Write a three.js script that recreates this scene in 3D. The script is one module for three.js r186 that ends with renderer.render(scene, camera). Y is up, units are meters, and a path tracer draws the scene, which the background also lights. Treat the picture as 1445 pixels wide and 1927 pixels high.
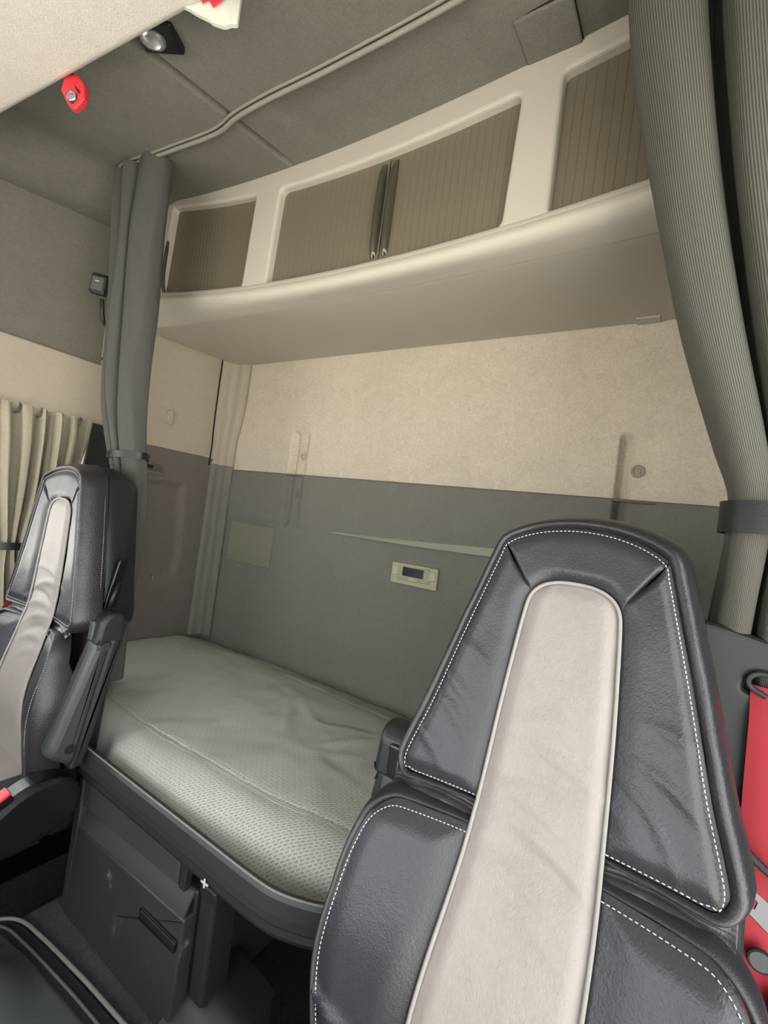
import * as THREE from 'three';
import { RoundedBoxGeometry } from 'three/addons/geometries/RoundedBoxGeometry.js';
import { mergeGeometries } from 'three/addons/utils/BufferGeometryUtils.js';
import { ImprovedNoise } from 'three/addons/math/ImprovedNoise.js';

// ---------------------------------------------------------------- camera, sky, exposure
const scene = new THREE.Scene();
const camera = new THREE.PerspectiveCamera(2 * Math.atan(963.5 / 850) * 180 / Math.PI, 1445 / 1927, 0.02, 60);
camera.position.set(0.6765, 1.35, 1.322);
camera.quaternion.setFromRotationMatrix(new THREE.Matrix4().makeBasis(
  new THREE.Vector3(0.83759, 0.13098, -0.53036), new THREE.Vector3(-0.10055, 0.99121, 0.08600), new THREE.Vector3(0.53696, -0.01870, 0.84340)));
const SKY = new THREE.Color(0.97, 1.0, 1.02);
scene.background = SKY;                       // bright overcast sky, even in every direction
scene.backgroundIntensity = 5.0;
// high sun added behind the cab as fill: it never shines in, but lights the unseen pale yard outside, which throws warm light up through the openings
const sun = new THREE.DirectionalLight(new THREE.Color(1.0, 0.97, 0.93), 20);
sun.position.set(-3, 12, -7); sun.target.position.set(0, 0, 0); sun.castShadow = true; sun.shadow.radius = 1; sun.shadow.mapSize.set(2048, 2048);
Object.assign(sun.shadow.camera, { left: -12, right: 12, top: 12, bottom: -12, near: 0.5, far: 40 });
scene.add(sun, sun.target);
const renderer = new THREE.WebGLRenderer({ antialias: true });
renderer.toneMapping = THREE.LinearToneMapping;
renderer.toneMappingExposure = 1.18;
renderer.shadowMap.enabled = true;

// ---------------------------------------------------------------- helpers
let seed = 7;
const rnd = () => { seed = (seed + 0x6D2B79F5) | 0; let t = Math.imul(seed ^ (seed >>> 15), 1 | seed); t = (t + Math.imul(t ^ (t >>> 7), 61 | t)) ^ t; return ((t ^ (t >>> 14)) >>> 0) / 4294967296; };
const PN = new ImprovedNoise();
const noise = (x, y, z = 0) => PN.noise(x, y, z);
const lerp = (a, b, t) => a + (b - a) * t;
const clamp = (x, a = 0, b = 1) => Math.min(b, Math.max(a, x));
const sm = (a, b, x) => { const t = clamp((x - a) / (b - a)); return t * t * (3 - 2 * t); };
const V = (x, y, z) => new THREE.Vector3(x, y, z);
// smooth table lookup: rows [[t, v], ...] in rising t
function table(rows) {
  return (t) => {
    if (t <= rows[0][0]) return rows[0][1];
    for (let i = 1; i < rows.length; i++) if (t <= rows[i][0]) {
      const p0 = rows[Math.max(0, i - 2)], p1 = rows[i - 1], p2 = rows[i], p3 = rows[Math.min(rows.length - 1, i + 1)];
      const h = p2[0] - p1[0], u = (t - p1[0]) / h;
      const m1 = (p2[1] - p0[1]) / (p2[0] - p0[0] || 1) * h, m2 = (p3[1] - p1[1]) / (p3[0] - p1[0] || 1) * h;
      const u2 = u * u, u3 = u2 * u;
      return (2 * u3 - 3 * u2 + 1) * p1[1] + (u3 - 2 * u2 + u) * m1 + (-2 * u3 + 3 * u2) * p2[1] + (u3 - u2) * m2;
    }
    return rows[rows.length - 1][1];
  };
}
const taken = {};
function numbered(n) { const k = taken[n] = (taken[n] ?? -1) + 1; return k ? n + '_' + String(k).padStart(3, '0') : n; }
function mesh(name, geo, mat, parent) {
  const m = new THREE.Mesh(Array.isArray(geo) ? merge(geo) : geo, mat);
  m.name = parent ? name : numbered(name); m.castShadow = m.receiveShadow = true; (parent ?? scene).add(m); return m;
}
function thing(name, label, category, [x, y, z] = [0, 0, 0], group) {
  const o = new THREE.Group(); o.name = numbered(name); o.position.set(x, y, z); scene.add(o);
  o.userData = { label, category }; if (group) o.userData.group = group; return o;
}
function tag(o, label, category, group) { o.userData = { label, category }; if (group) o.userData.group = group; return o; }
function struct(name, geo, mat, label) { const m = mesh(name, geo, mat); m.userData.kind = 'structure'; if (label) m.userData.label = label; return m; }
function structGroup(name) { const g = new THREE.Group(); g.name = name; g.userData.kind = 'structure'; scene.add(g); return g; }
function merge(list) {
  const l = list.map((g) => { const q = g.index ? g.toNonIndexed() : g.clone(); for (const k of Object.keys(q.attributes)) if (!['position', 'normal', 'uv'].includes(k)) q.deleteAttribute(k); return q; });
  return mergeGeometries(l);
}
function boxUV(g) {           // uv in metres from the dominant direction of each normal
  const p = g.attributes.position, n = g.attributes.normal, uv = new Float32Array(p.count * 2);
  for (let i = 0; i < p.count; i++) {
    const a = Math.abs(n.getX(i)), b = Math.abs(n.getY(i)), c = Math.abs(n.getZ(i));
    if (a >= b && a >= c) { uv[2 * i] = p.getZ(i); uv[2 * i + 1] = p.getY(i); }
    else if (b >= c) { uv[2 * i] = p.getX(i); uv[2 * i + 1] = p.getZ(i); }
    else { uv[2 * i] = p.getX(i); uv[2 * i + 1] = p.getY(i); }
  }
  g.setAttribute('uv', new THREE.BufferAttribute(uv, 2)); return g;
}
function box(x0, x1, y0, y1, z0, z1, r = 0.004, seg = 2) {
  const w = x1 - x0, h = y1 - y0, d = z1 - z0, g = new RoundedBoxGeometry(w, h, d, seg, Math.min(r, w / 2.01, h / 2.01, d / 2.01));
  g.translate((x0 + x1) / 2, (y0 + y1) / 2, (z0 + z1) / 2); return boxUV(g);
}
function geoFrom(pos, uv, idx) {
  const g = new THREE.BufferGeometry();
  g.setAttribute('position', new THREE.Float32BufferAttribute(pos, 3)); g.setAttribute('uv', new THREE.Float32BufferAttribute(uv, 2));
  g.setIndex(idx); g.computeVertexNormals(); return g;
}
// a sheet f(u, v) -> [x, y, z, U, V]; with off = [dx, dy, dz] it becomes a solid slab of that thickness
function sheet(nu, nv, f, off, us, vs) {
  const pos = [], uv = [], idx = [], W = nu + 1;
  for (let j = 0; j <= nv; j++) for (let i = 0; i <= nu; i++) {
    const p = f(us ? us[i] : i / nu, vs ? vs[j] : j / nv); pos.push(p[0], p[1], p[2]); uv.push(p[3] ?? p[0], p[4] ?? p[1]);
  }
  for (let j = 0; j < nv; j++) for (let i = 0; i < nu; i++) { const a = j * W + i; idx.push(a, a + 1, a + W, a + 1, a + W + 1, a + W); }
  const front = geoFrom(pos, uv, idx);
  if (!off) return front;
  const p2 = [], idx2 = [];
  for (let i = 0; i < pos.length; i += 3) { if (typeof off === 'function') p2.push(...off(pos[i], pos[i + 1], pos[i + 2])); else p2.push(pos[i] + off[0], pos[i + 1] + off[1], pos[i + 2] + off[2]); }
  for (let i = 0; i < idx.length; i += 3) idx2.push(idx[i], idx[i + 2], idx[i + 1]);
  const back = geoFrom(p2, uv, idx2);
  const rim = []; for (let i = 0; i <= nu; i++) rim.push(i); for (let j = 1; j <= nv; j++) rim.push(j * W + nu);
  for (let i = nu - 1; i >= 0; i--) rim.push(nv * W + i); for (let j = nv - 1; j > 0; j--) rim.push(j * W);
  const p3 = [], uv3 = [], idx3 = [];
  for (let k = 0; k <= rim.length; k++) { const r = rim[k % rim.length]; p3.push(pos[3 * r], pos[3 * r + 1], pos[3 * r + 2], p2[3 * r], p2[3 * r + 1], p2[3 * r + 2]); uv3.push(uv[2 * r], uv[2 * r + 1], uv[2 * r], uv[2 * r + 1] + 0.01); }
  for (let k = 0; k < rim.length; k++) { const a = 2 * k; idx3.push(a, a + 1, a + 2, a + 1, a + 3, a + 2); }
  return merge([front, back, geoFrom(p3, uv3, idx3)]);
}
function prism(pts, depth, bevel = 0.003, holes = []) {       // outline in x, y; grows along +z
  const s = new THREE.Shape(pts.map((p) => new THREE.Vector2(p[0], p[1])));
  for (const h of holes) s.holes.push(new THREE.Path(h.map((p) => new THREE.Vector2(p[0], p[1]))));
  const g = new THREE.ExtrudeGeometry(s, { depth: depth - 2 * bevel, bevelEnabled: bevel > 0, bevelSize: bevel, bevelThickness: bevel, bevelOffset: -bevel, bevelSegments: 3, curveSegments: 8 });
  g.translate(0, 0, bevel); return g;
}
function roundPoly(pts, r, n = 5) {          // corners of a polygon rounded
  const out = [], N = pts.length;
  pts.forEach((p, i) => {
    const a = pts[(i + N - 1) % N], b = pts[(i + 1) % N], rr = Array.isArray(r) ? r[i] : r;
    const da = Math.hypot(a[0] - p[0], a[1] - p[1]), db = Math.hypot(b[0] - p[0], b[1] - p[1]), q = Math.min(rr, da / 2.1, db / 2.1);
    const A = [lerp(p[0], a[0], q / da), lerp(p[1], a[1], q / da)], B = [lerp(p[0], b[0], q / db), lerp(p[1], b[1], q / db)];
    for (let k = 0; k <= n; k++) { const t = k / n; out.push([(1 - t) ** 2 * A[0] + 2 * t * (1 - t) * p[0] + t * t * B[0], (1 - t) ** 2 * A[1] + 2 * t * (1 - t) * p[1] + t * t * B[1]]); }
  });
  return out;
}
function prismX(pts, x0, x1, bevel = 0.003) {                  // outline in (y, z), extruded along x
  const g = prism(pts.map((p) => [p[1], p[0]]), x1 - x0, bevel);    // x<-z, y<-y, z<-x
  const p = g.attributes.position, a = new THREE.Matrix4().set(0, 0, 1, x0, 0, 1, 0, 0, 1, 0, 0, 0, 0, 0, 0, 1);
  g.applyMatrix4(a); g.computeVertexNormals(); return boxUV(g);
}
function tube(pts, r, n = 40, k = 8, closed = false) {
  const c = new THREE.CatmullRomCurve3(pts.map((p) => (p.isVector3 ? p : V(...p))), closed, 'centripetal');
  return new THREE.TubeGeometry(c, n, r, k, closed);
}
function sweepX(profile, path) {      // profile [[a, b]...] (closed) in (outward, up); path [[x, z]...] in plan; outward = +z side
  const pos = [], uv = [], idx = [], M = profile.length;
  path.forEach(([x, z], i) => {
    const a = path[Math.max(0, i - 1)], b = path[Math.min(path.length - 1, i + 1)], L = Math.hypot(b[0] - a[0], b[1] - a[1]), nx = -(b[1] - a[1]) / L, nz = (b[0] - a[0]) / L;
    for (let k = 0; k <= M; k++) { const [o, y] = profile[k % M]; pos.push(x + nx * o, y, z + nz * o); uv.push(x, y + o); }
  });
  for (let i = 0; i < path.length - 1; i++) for (let k = 0; k < M; k++) { const q = i * (M + 1) + k; idx.push(q, q + M + 1, q + 1, q + 1, q + M + 1, q + M + 2); }
  for (const e of [0, path.length - 1]) { const o = e * (M + 1); for (let k = 1; k < M - 1; k++) e ? idx.push(o, o + k, o + k + 1) : idx.push(o, o + k + 1, o + k); }
  return geoFrom(pos, uv, idx).toNonIndexed ? (() => { const g = geoFrom(pos, uv, idx).toNonIndexed(); g.computeVertexNormals(); return g; })() : null;
}
// ---------------------------------------------------------------- textures (tileable noise)
function field(n, oct, sd) {          // tileable value noise 0..1, n x n
  const out = new Float32Array(n * n); let amp = 1, tot = 0; seed = sd;
  for (const [cells, a] of oct) {
    const g = new Float32Array(cells * cells).map(() => rnd());
    for (let y = 0; y < n; y++) for (let x = 0; x < n; x++) {
      const fx = x / n * cells, fy = y / n * cells, x0 = fx | 0, y0 = fy | 0, tx = sm(0, 1, fx - x0), ty = sm(0, 1, fy - y0), x1 = (x0 + 1) % cells, y1 = (y0 + 1) % cells;
      out[y * n + x] += a * lerp(lerp(g[y0 * cells + x0], g[y0 * cells + x1], tx), lerp(g[y1 * cells + x0], g[y1 * cells + x1], tx), ty);
    }
    tot += a;
  }
  for (let i = 0; i < out.length; i++) out[i] /= tot;
  return out;
}
function tex(n, fn, size, color = false) {        // fn(x, y, i) -> grey 0..1 or [r, g, b] 0..1 (sRGB)
  const d = new Uint8Array(n * n * 4);
  for (let y = 0; y < n; y++) for (let x = 0; x < n; x++) { const i = y * n + x, c = fn(x, y, i); for (let k = 0; k < 3; k++) d[4 * i + k] = 255 * clamp(Array.isArray(c) ? c[k] : c); d[4 * i + 3] = 255; }
  const t = new THREE.DataTexture(d, n, n); t.wrapS = t.wrapT = THREE.RepeatWrapping; t.magFilter = THREE.LinearFilter; t.minFilter = THREE.LinearMipmapLinearFilter; t.generateMipmaps = true;
  if (color) t.colorSpace = THREE.SRGBColorSpace; t.repeat.set(1 / size, 1 / size); t.needsUpdate = true; return t;
}
const fGrain = field(256, [[128, 1], [64, 0.7], [16, 0.3]], 11);
const fLeather = field(256, [[90, 1], [48, 0.8], [20, 0.5]], 12);
const fSoft = field(256, [[5, 1], [11, 0.6], [30, 0.35]], 13);
const tGrain = tex(256, (x, y, i) => fGrain[i], 0.12);
const tLeather = tex(256, (x, y, i) => fLeather[i], 0.10);
const tSoft = tex(256, (x, y, i) => fSoft[i], 0.5);
function speckled(hex, amount, size = 0.22, f = fGrain, blotch = 0.25) {          // a base colour with cloth grain and faint blotches
  const c = new THREE.Color(hex), r = [c.r, c.g, c.b]; const s = new THREE.Color(hex).getHex(THREE.SRGBColorSpace), b = [(s >> 16 & 255) / 255, (s >> 8 & 255) / 255, (s & 255) / 255];
  return tex(256, (x, y, i) => { const k = 1 + amount * ((f[i] - 0.5) * 2 + blotch * (fSoft[i] - 0.5) * 2); return b.map((q) => q * k); }, size, true);
}
function fabricMat(hex, o = {}) {
  return new THREE.MeshStandardMaterial({ map: speckled(hex, o.amount ?? 0.1, o.size ?? 0.22), roughness: o.rough ?? 0.95, bumpMap: tGrain, bumpScale: o.bump ?? 0.0006, side: THREE.DoubleSide });
}
function plasticMat(hex, rough = 0.5, o = {}) {
  return new THREE.MeshStandardMaterial({ color: hex, roughness: rough, bumpMap: tGrain, bumpScale: o.bump ?? 0.00015, metalness: o.metal ?? 0, side: THREE.DoubleSide });
}
const M = {};
const scuffs = [[-0.272, 0.508, 0.012, 0.010, 0.5], [-0.262, 0.498, 0.006, 0.014, 0.5], [-0.225, 0.425, 0.008, 0.02, 0.35], [-0.205, 0.445, 0.005, 0.016, 0.25], [-0.10, 0.43, 0.003, 0.008, 0.35], [-0.31, 0.52, 0.01, 0.006, 0.2]];
M.headliner = fabricMat('#6e6c63', { amount: 0.09 });
M.greyWall = fabricMat('#68625d', { amount: 0.08 });
M.rearLower = fabricMat('#73726a', { amount: 0.07 });
M.pocketLipLit = fabricMat('#98988a', { amount: 0.05 });
M.coverPlate = fabricMat('#7b7a6b', { amount: 0.06 });
M.beigeCloth = fabricMat('#c9beac', { amount: 0.08, size: 0.3, bump: 0.0012 });
M.beigePlastic = plasticMat('#b4aea2', 0.62);
M.beigePanel = fabricMat('#a89e8e', { amount: 0.04, bump: 0.0003 });
M.doorFace = plasticMat('#6a6353', 0.5);
M.doorHandle = plasticMat('#5a574a', 0.16, { metal: 0.5 });
M.cream = fabricMat('#dcd5cc', { amount: 0.05, bump: 0.0008, rough: 0.8 });
M.darkPlastic = plasticMat('#232324', 0.42);
M.greyPlastic = plasticMat('#2f3030', 0.42);
M.scuffed = (() => {          // dark plastic with a few pale scuff marks, 0.5 m of surface per tile
  const t = tex(256, (x, y, i) => { const X = x / 512 - 0.5, Y = y / 512 + (y / 512 < 0.25 ? 0.5 : 0); let k = 0; for (const [cx, cy, w, h, a] of scuffs) k += a * Math.exp(-(((X - cx) / w) ** 2) - (((Y - cy) / h) ** 2)) * sm(0.42, 0.72, fGrain[(i * 7 + 13) % 65536] * 0.5 + fLeather[i] * 0.5); const b = 0.185 * (0.95 + 0.1 * fGrain[i]); return [b + k * 0.55, b + 0.004 + k * 0.55, b + 0.004 + k * 0.53]; }, 0.5, true);
  return new THREE.MeshStandardMaterial({ map: t, roughness: 0.42, bumpMap: tGrain, bumpScale: 0.00015, side: THREE.DoubleSide });
})();
M.flapPlastic = plasticMat('#3a3b3b', 0.36);
M.midPlastic = plasticMat('#4f5352', 0.45);
M.blackPlastic = plasticMat('#17181c', 0.4);
M.glossBlack = plasticMat('#101114', 0.26);
M.black = plasticMat('#0b0b0d', 0.8);
M.matPad = leather('#464a4a', 0.25, 0.0002);
M.railGrey = plasticMat('#86857a', 0.4);
M.pillarPlastic = plasticMat('#151617', 0.55);
M.matPiping = leather('#77756f', 0.5, 0.0002);
M.railHighlight = plasticMat('#7d807d', 0.25);
M.steel = new THREE.MeshStandardMaterial({ color: '#5a5556', roughness: 0.35, metalness: 1 });
M.chrome = new THREE.MeshStandardMaterial({ color: '#c9cbce', roughness: 0.22, metalness: 1 });
M.curtain = (() => {
  const t = tex(128, (x, y, i) => { const p = (x % 16) / 16, k = p < 0.35 ? 0.62 : p < 0.45 ? 0.8 : 1; return [0.375 * k, 0.37 * k, 0.34 * k].map((q) => q * (0.94 + 0.12 * fGrain[i])); }, 1, true); t.repeat.set(1 / 0.030, 1 / 0.03);
  const b = tex(128, (x, y) => { const p = (x % 16) / 16; return p < 0.4 ? 0.1 : 0.9; }, 1); b.repeat.set(1 / 0.030, 1 / 0.03);
  return new THREE.MeshStandardMaterial({ map: t, bumpMap: b, bumpScale: 0.0005, roughness: 0.9, side: THREE.DoubleSide });
})();
M.curtainShaded = fabricMat('#4b4b47', { amount: 0.06, bump: 0.0004 });  // same curtain cloth, darkened: its shade is put into the colour
M.windowCurtain = fabricMat('#a29b88', { amount: 0.06, bump: 0.0004 });
M.band = plasticMat('#131417', 0.42);
function leather(hex, rough, bump = 0.00045) {
  return new THREE.MeshPhysicalMaterial({ map: speckled(hex, 0.03, 0.3, fLeather, 0.2), roughness: rough, bumpMap: tLeather, bumpScale: bump, clearcoat: 0.12, clearcoatRoughness: 0.5, side: THREE.DoubleSide });
}
M.leatherDark = leather('#28282d', 0.40);
M.leatherBlack = leather('#1b1c20', 0.45);
M.leatherBrown = leather('#252327', 0.34);
M.leatherLight = leather('#86807a', 0.55, 0.0005);
M.piping = leather('#94918b', 0.5, 0.0002);
M.thread = new THREE.MeshStandardMaterial({ color: '#bdbbb5', roughness: 0.8 });
M.mattress = (() => {
  const n = 480;                       // knit with rows of short dark dashes, running askew
  const dash = (x, y) => { const row = Math.floor(y / 24), px = (x + (row % 2) * 24 + [0, 7, 3, 11][row % 4]) % 48, py = y % 24; return px < 29 && py > 7 && py < 15 ? 1 : 0; };
  const c = tex(n, (x, y) => { const g = fGrain[(y % 256) * 256 + (x % 256)], d = dash(x, y); const k = (0.94 + 0.12 * g) * (1 - 0.14 * d); return [0.69 * k, 0.70 * k, 0.67 * k]; }, 0.12, true);
  const b = tex(n, (x, y) => 0.8 * (1 - dash(x, y)) + 0.2 * fGrain[(y % 256) * 256 + (x % 256)], 0.12);
  return new THREE.MeshStandardMaterial({ map: c, bumpMap: b, bumpScale: 0.0012, roughness: 0.95, side: THREE.DoubleSide });
})();
M.redWeb = (() => { const t = tex(128, (x, y, i) => { const k = 0.9 + 0.12 * fGrain[i] + 0.06 * ((x + y) % 8 < 4 ? 1 : 0); return [0.57 * k, 0.10 * k, 0.155 * k]; }, 0.03, true); return new THREE.MeshStandardMaterial({ map: t, roughness: 0.75, side: THREE.DoubleSide }); })();
M.redPlastic = plasticMat('#c92f3b', 0.4);
M.shadedRed = plasticMat('#4a1015', 0.5);
M.carpet = fabricMat('#3a3b3b', { amount: 0.3, bump: 0.002 });
M.glass = new THREE.MeshPhysicalMaterial({ color: '#ffffff', roughness: 0.05, transmission: 0.9, thickness: 0.01, ior: 1.45 });
M.concrete = plasticMat('#c6c2b8', 0.95);

// ---------------------------------------------------------------- shell of the cab
const ceilY = (x, z) => 2.262 + 0.09 * Math.min(x * x, 0.75) - 0.15 * (z - 0.5) - 0.08 * sm(0.82, 1.06, Math.abs(x));
struct('floor', box(-1.1, 1.1, -0.05, 0, -0.1, 2.25, 0.002), M.carpet);
struct('ground', box(-30, 30, -1.25, -1.2, -30, 30, 0.002), M.concrete);  // unseen yard, made pale to bounce light up into the cab
// ceiling: padded headliner with pressed grooves
const ceiling = structGroup('ceiling');
mesh('headliner', sheet(720, 90, (u, v) => {
  const x = lerp(-1.08, 1.08, u), z = lerp(-0.08, 2.2, v);
  let y = ceilY(x, z);
  y += 0.030 * Math.exp(-(((x + 0.285 + 0.02 * (z - 0.7)) / 0.0065) ** 2)) * sm(0.5, 0.56, z);                 // pressed groove along the cab
  y += 0.006 * sm(0.05, 0.0, Math.abs(x - 0.06) - 0.2) * sm(0.04, 0, Math.abs(z - 0.6) - 0.05);               // shallow raised field
  return [x, y, z, x, z];
}, [0, 0.05, 0]), M.headliner, ceiling);
{ const g = box(-0.05, 0.05, 0, 0.006, -0.058, 0.058, 0.004); const m = mesh('cover_plate', g, M.headliner, ceiling); m.position.set(0.4, ceilY(0.4, 0.54) - 0.0075, 0.542); m.rotation.x = 0.149; m.rotation.y = 0.0;
  const f = mesh('cover_gap', box(-0.0515, 0.0515, 0, 0.004, -0.0595, 0.0595, 0.002), M.black, ceiling); f.position.set(0.4, ceilY(0.4, 0.54) - 0.0025, 0.542); f.rotation.x = 0.149; }
// rear wall: lower grey panel and upper beige panel, each with pressed recesses
const slotDepth = (x, y) => {
  const L = sm(-0.651, -0.641, x) * (1 - sm(-0.573, -0.556, x)) * (1 - sm(1.648, 1.664, y)) * sm(1.278, 1.286, y);
  const R = sm(0.540, 0.552, x) * (1 - sm(0.624, 0.640, x)) * (1 - sm(1.645, 1.666, y)) * sm(1.18, 1.2, y);
  return -L * (0.010 + 0.022 * sm(-0.615, -0.638, x)) - R * (0.012 + 0.022 * sm(0.58, 0.555, x));
};
const wallBack = structGroup('wall_back');
mesh('lower_panel', sheet(260, 110, (u, v) => {
  const x = lerp(-1.05, 1.05, u), y = lerp(0.55, 1.483, v);
  let z = slotDepth(x, y) - 0.006 * (1 - sm(1.272, 1.292, y)) + 0.004 * sm(1.474, 1.48, y);
  return [x, y, z];
}, [0, 0, -0.04]), M.rearLower, wallBack);
mesh('upper_panel', sheet(260, 80, (u, v) => {
  const x = lerp(-1.05, 1.05, u), y = lerp(1.485, 2.0, v);
  return [x, y, -0.004 + slotDepth(x, y) + 0.0015 * noise(x * 40, y * 40) * 0.5];
}, [0, 0, -0.04]), M.beigeCloth, wallBack);
mesh('seam_strip', box(-0.98, 1.05, 1.479, 1.487, -0.01, 0.002, 0.002), M.greyWall, wallBack);
for (const [x, y, dark] of [[-0.585, 1.564, 0], [0.588, 1.564, 0], [-0.59, 1.408, 1], [0.59, 1.412, 1]]) {
  const g = new THREE.LatheGeometry([[0, 0.006], [0.0065, 0.006], [0.0075, 0.003], [0.0095, 0.002], [0.012, 0.006], [0.016, 0.0055], [0.018, 0]].map((p) => new THREE.Vector2(...p)), 24);
  g.rotateX(Math.PI / 2); g.translate(x, y, -0.017 + (y < 1.48 ? 0.003 : 0)); mesh('bolt', g, dark ? M.rearLower : M.beigeCloth, wallBack);
}
// long tapered pocket lip pressed out of the rear panel, its lit top put into a lighter colour
mesh('pocket_lip', sheet(60, 10, (u, v) => {
  const x = lerp(-0.42, 0.62, u), h = 0.006 + 0.024 * sm(0, 0.75, u), y0 = 1.279 + 0.012 * sm(0.3, 1, u);
  const bow = Math.sin(Math.PI * clamp(v * 1.0)) ; return [x, y0 + h * v, -0.005 + 0.016 * sm(0, 0.2, u) * (1 - 0.8 * v) + 0.001 * bow, x, y0 + h * v];
}, [0, 0, -0.01]), M.pocketLipLit, wallBack);
mesh('cover_plate', box(-0.945, -0.68, 1.095, 1.262, -0.008, 0.0015, 0.002), M.coverPlate, wallBack);
// left wall
const wallLeft = structGroup('wall_left');
mesh('lower_panel', sheet(90, 120, (u, v) => {
  const z = lerp(-0.02, 0.56, u), y = lerp(0.55, 1.52, v);
  const d = Math.max(0.15 + 0.02 * sm(1.1, 1.4, y) - z, 0.99 - 0.05 * (z - 0.2) - y, y - 1.40);                         // pressed recess
  const rc = Math.hypot(Math.max(0, 0.22 - z), Math.max(0, 1.06 - y));
  const q = Math.max(d, (z < 0.22 && y < 1.06) ? rc - 0.07 : -1);
  return [-1.05 - 0.018 * (1 - sm(-0.028, 0.0, q)) + 0.004 * sm(1.508, 1.515, y), y, z, z, y];
}, [-0.04, 0, 0]), M.greyWall, wallLeft);
mesh('upper_panel', sheet(50, 50, (u, v) => {
  const z = lerp(-0.02, 0.56, u), y = lerp(1.522, 2.02, v);
  const dx = (z - 0.285) / 0.028, dy = (y - 1.645) / 0.05, q = Math.pow(Math.abs(dx), 3) + Math.pow(Math.abs(dy), 3);
  return [-1.052 + 0.004 * (1 - sm(0.6, 1.0, q)) - 0.004 * (1 - sm(1.0, 1.6, q)) + 0.008 * sm(0.4, 0.5, z), y, z, z, y];
}, [-0.04, 0, 0]), M.beigePanel, wallLeft);
mesh('coat_hook', prismX(roundPoly([[1.618, 0.275], [1.618, 0.298], [1.668, 0.302], [1.676, 0.285], [1.664, 0.272]], 0.008), -1.052, -1.040, 0.004), M.beigePanel, wallLeft);
mesh('grey_upper', sheet(90, 40, (u, v) => {
  const z = lerp(-0.06, 2.2, u), y = lerp(z < 0.5 ? 2.021 : 1.757, 2.4, v); return [-1.05 - 0.035 * Math.sin(Math.PI * v * 0.9) * 0.5, y, z, z, y];
}, [-0.05, 0, 0]), M.headliner, wallLeft);
mesh('window_header', prismX(roundPoly([[1.553, 0.50], [1.553, 2.2], [1.757, 2.2], [1.757, 0.50]], 0.012), -1.10, -1.035, 0.008), M.beigePanel, wallLeft);
mesh('pillar_trim', prismX(roundPoly([[0.3, 0.43], [0.3, 0.60], [1.0, 0.60], [1.56, 0.565], [1.56, 0.43]], 0.01), -1.09, -1.042, 0.006), M.darkPlastic, wallLeft);
mesh('door_panel', prismX([[0.25, 0.6], [0.25, 2.2], [1.03, 2.2], [1.03, 0.6]], -1.11, -1.045, 0.01), M.greyPlastic, wallLeft);
mesh('front_pillar', prismX([[1.03, 1.75], [1.03, 2.2], [1.56, 2.2], [1.56, 1.55]], -1.11, -1.045, 0.01), M.darkPlastic, wallLeft);
mesh('kick_panel', box(-1.11, -1.05, -0.05, 0.6, -0.06, 2.2, 0.004), M.blackPlastic, wallLeft);
// rounded trim up the rear left corner, stepping outwards half way
{ const path = [[-0.985, 0.745], [-0.985, 0.9], [-0.985, 1.2], [-0.985, 1.5]], up = [[-0.985, 1.5], [-0.985, 1.6], [-0.97, 1.68], [-0.96, 1.76], [-0.955, 1.96]];
  const trim = (p, m, n) => mesh('corner_trim', sheet(14, p.length * 8, (u, v) => {
    const t = v * (p.length - 1), i = Math.min(p.length - 2, t | 0), cx = table(p.map((q) => [q[1], q[0]]))(lerp(p[0][1], p[p.length - 1][1], v)), y = lerp(p[0][1], p[p.length - 1][1], v);
    const a = u * Math.PI / 2, r = 0.07 + (cx + 0.985);
    const rid = 0.010 * Math.exp(-(((u - 0.72) / 0.10) ** 2)) + 0.008 * Math.exp(-(((u - 0.25) / 0.09) ** 2));
    return [-1.052 + r * (1 - Math.cos(a)) + rid, y, 0.003 + (0.075) * (1 - Math.sin(a)) + rid, u * 0.1, y];
  }), m, wallBack);
  trim(path, M.rearLower); trim(up, M.beigePanel);
  mesh('corner_cable', tube([[-1.043, 1.49, 0.082], [-1.043, 1.58, 0.080], [-1.042, 1.63, 0.084], [-1.036, 1.70, 0.090], [-1.034, 1.82, 0.092], [-1.034, 1.95, 0.092]], 0.003, 40, 6), M.black, wallBack); }
// right wall behind the door opening, which is enlarged for more light, and the unseen front
const wallRight = structGroup('wall_right');
mesh('side_panel', box(1.05, 1.11, -0.05, 2.35, -0.06, 0.74, 0.004), M.greyWall, wallRight);
mesh('roof_side', box(1.05, 1.11, 1.93, 2.35, 0.74, 2.25, 0.004), M.headliner, wallRight);
mesh('sill', box(1.05, 1.11, -0.05, 0.12, 0.74, 2.25, 0.004), M.blackPlastic, wallRight);
mesh('front_pillar', box(1.05, 1.11, 0.12, 1.93, 2.12, 2.25, 0.004), M.darkPlastic, wallRight);
const wallFront = structGroup('wall_front');
mesh('dash_panel', box(-1.1, 1.1, -0.05, 0.9, 2.2, 2.27, 0.004), M.darkPlastic, wallFront);
mesh('shading_header', box(-1.1, 1.1, 1.60, 2.35, 2.2, 2.27, 0.004), M.headliner, wallFront);  // unseen header, carried low to cut light on the locker frame
for (const s of [-1, 1]) mesh('screen_pillar', box(s < 0 ? -1.1 : 0.98, s < 0 ? -0.98 : 1.1, 0.9, 1.60, 2.2, 2.27, 0.004), M.darkPlastic, wallFront);
// raised floor over the engine
struct('engine_tunnel', box(-0.50, 0.13, 0, 0.335, 0.66, 2.2, 0.02), M.carpet);

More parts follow.
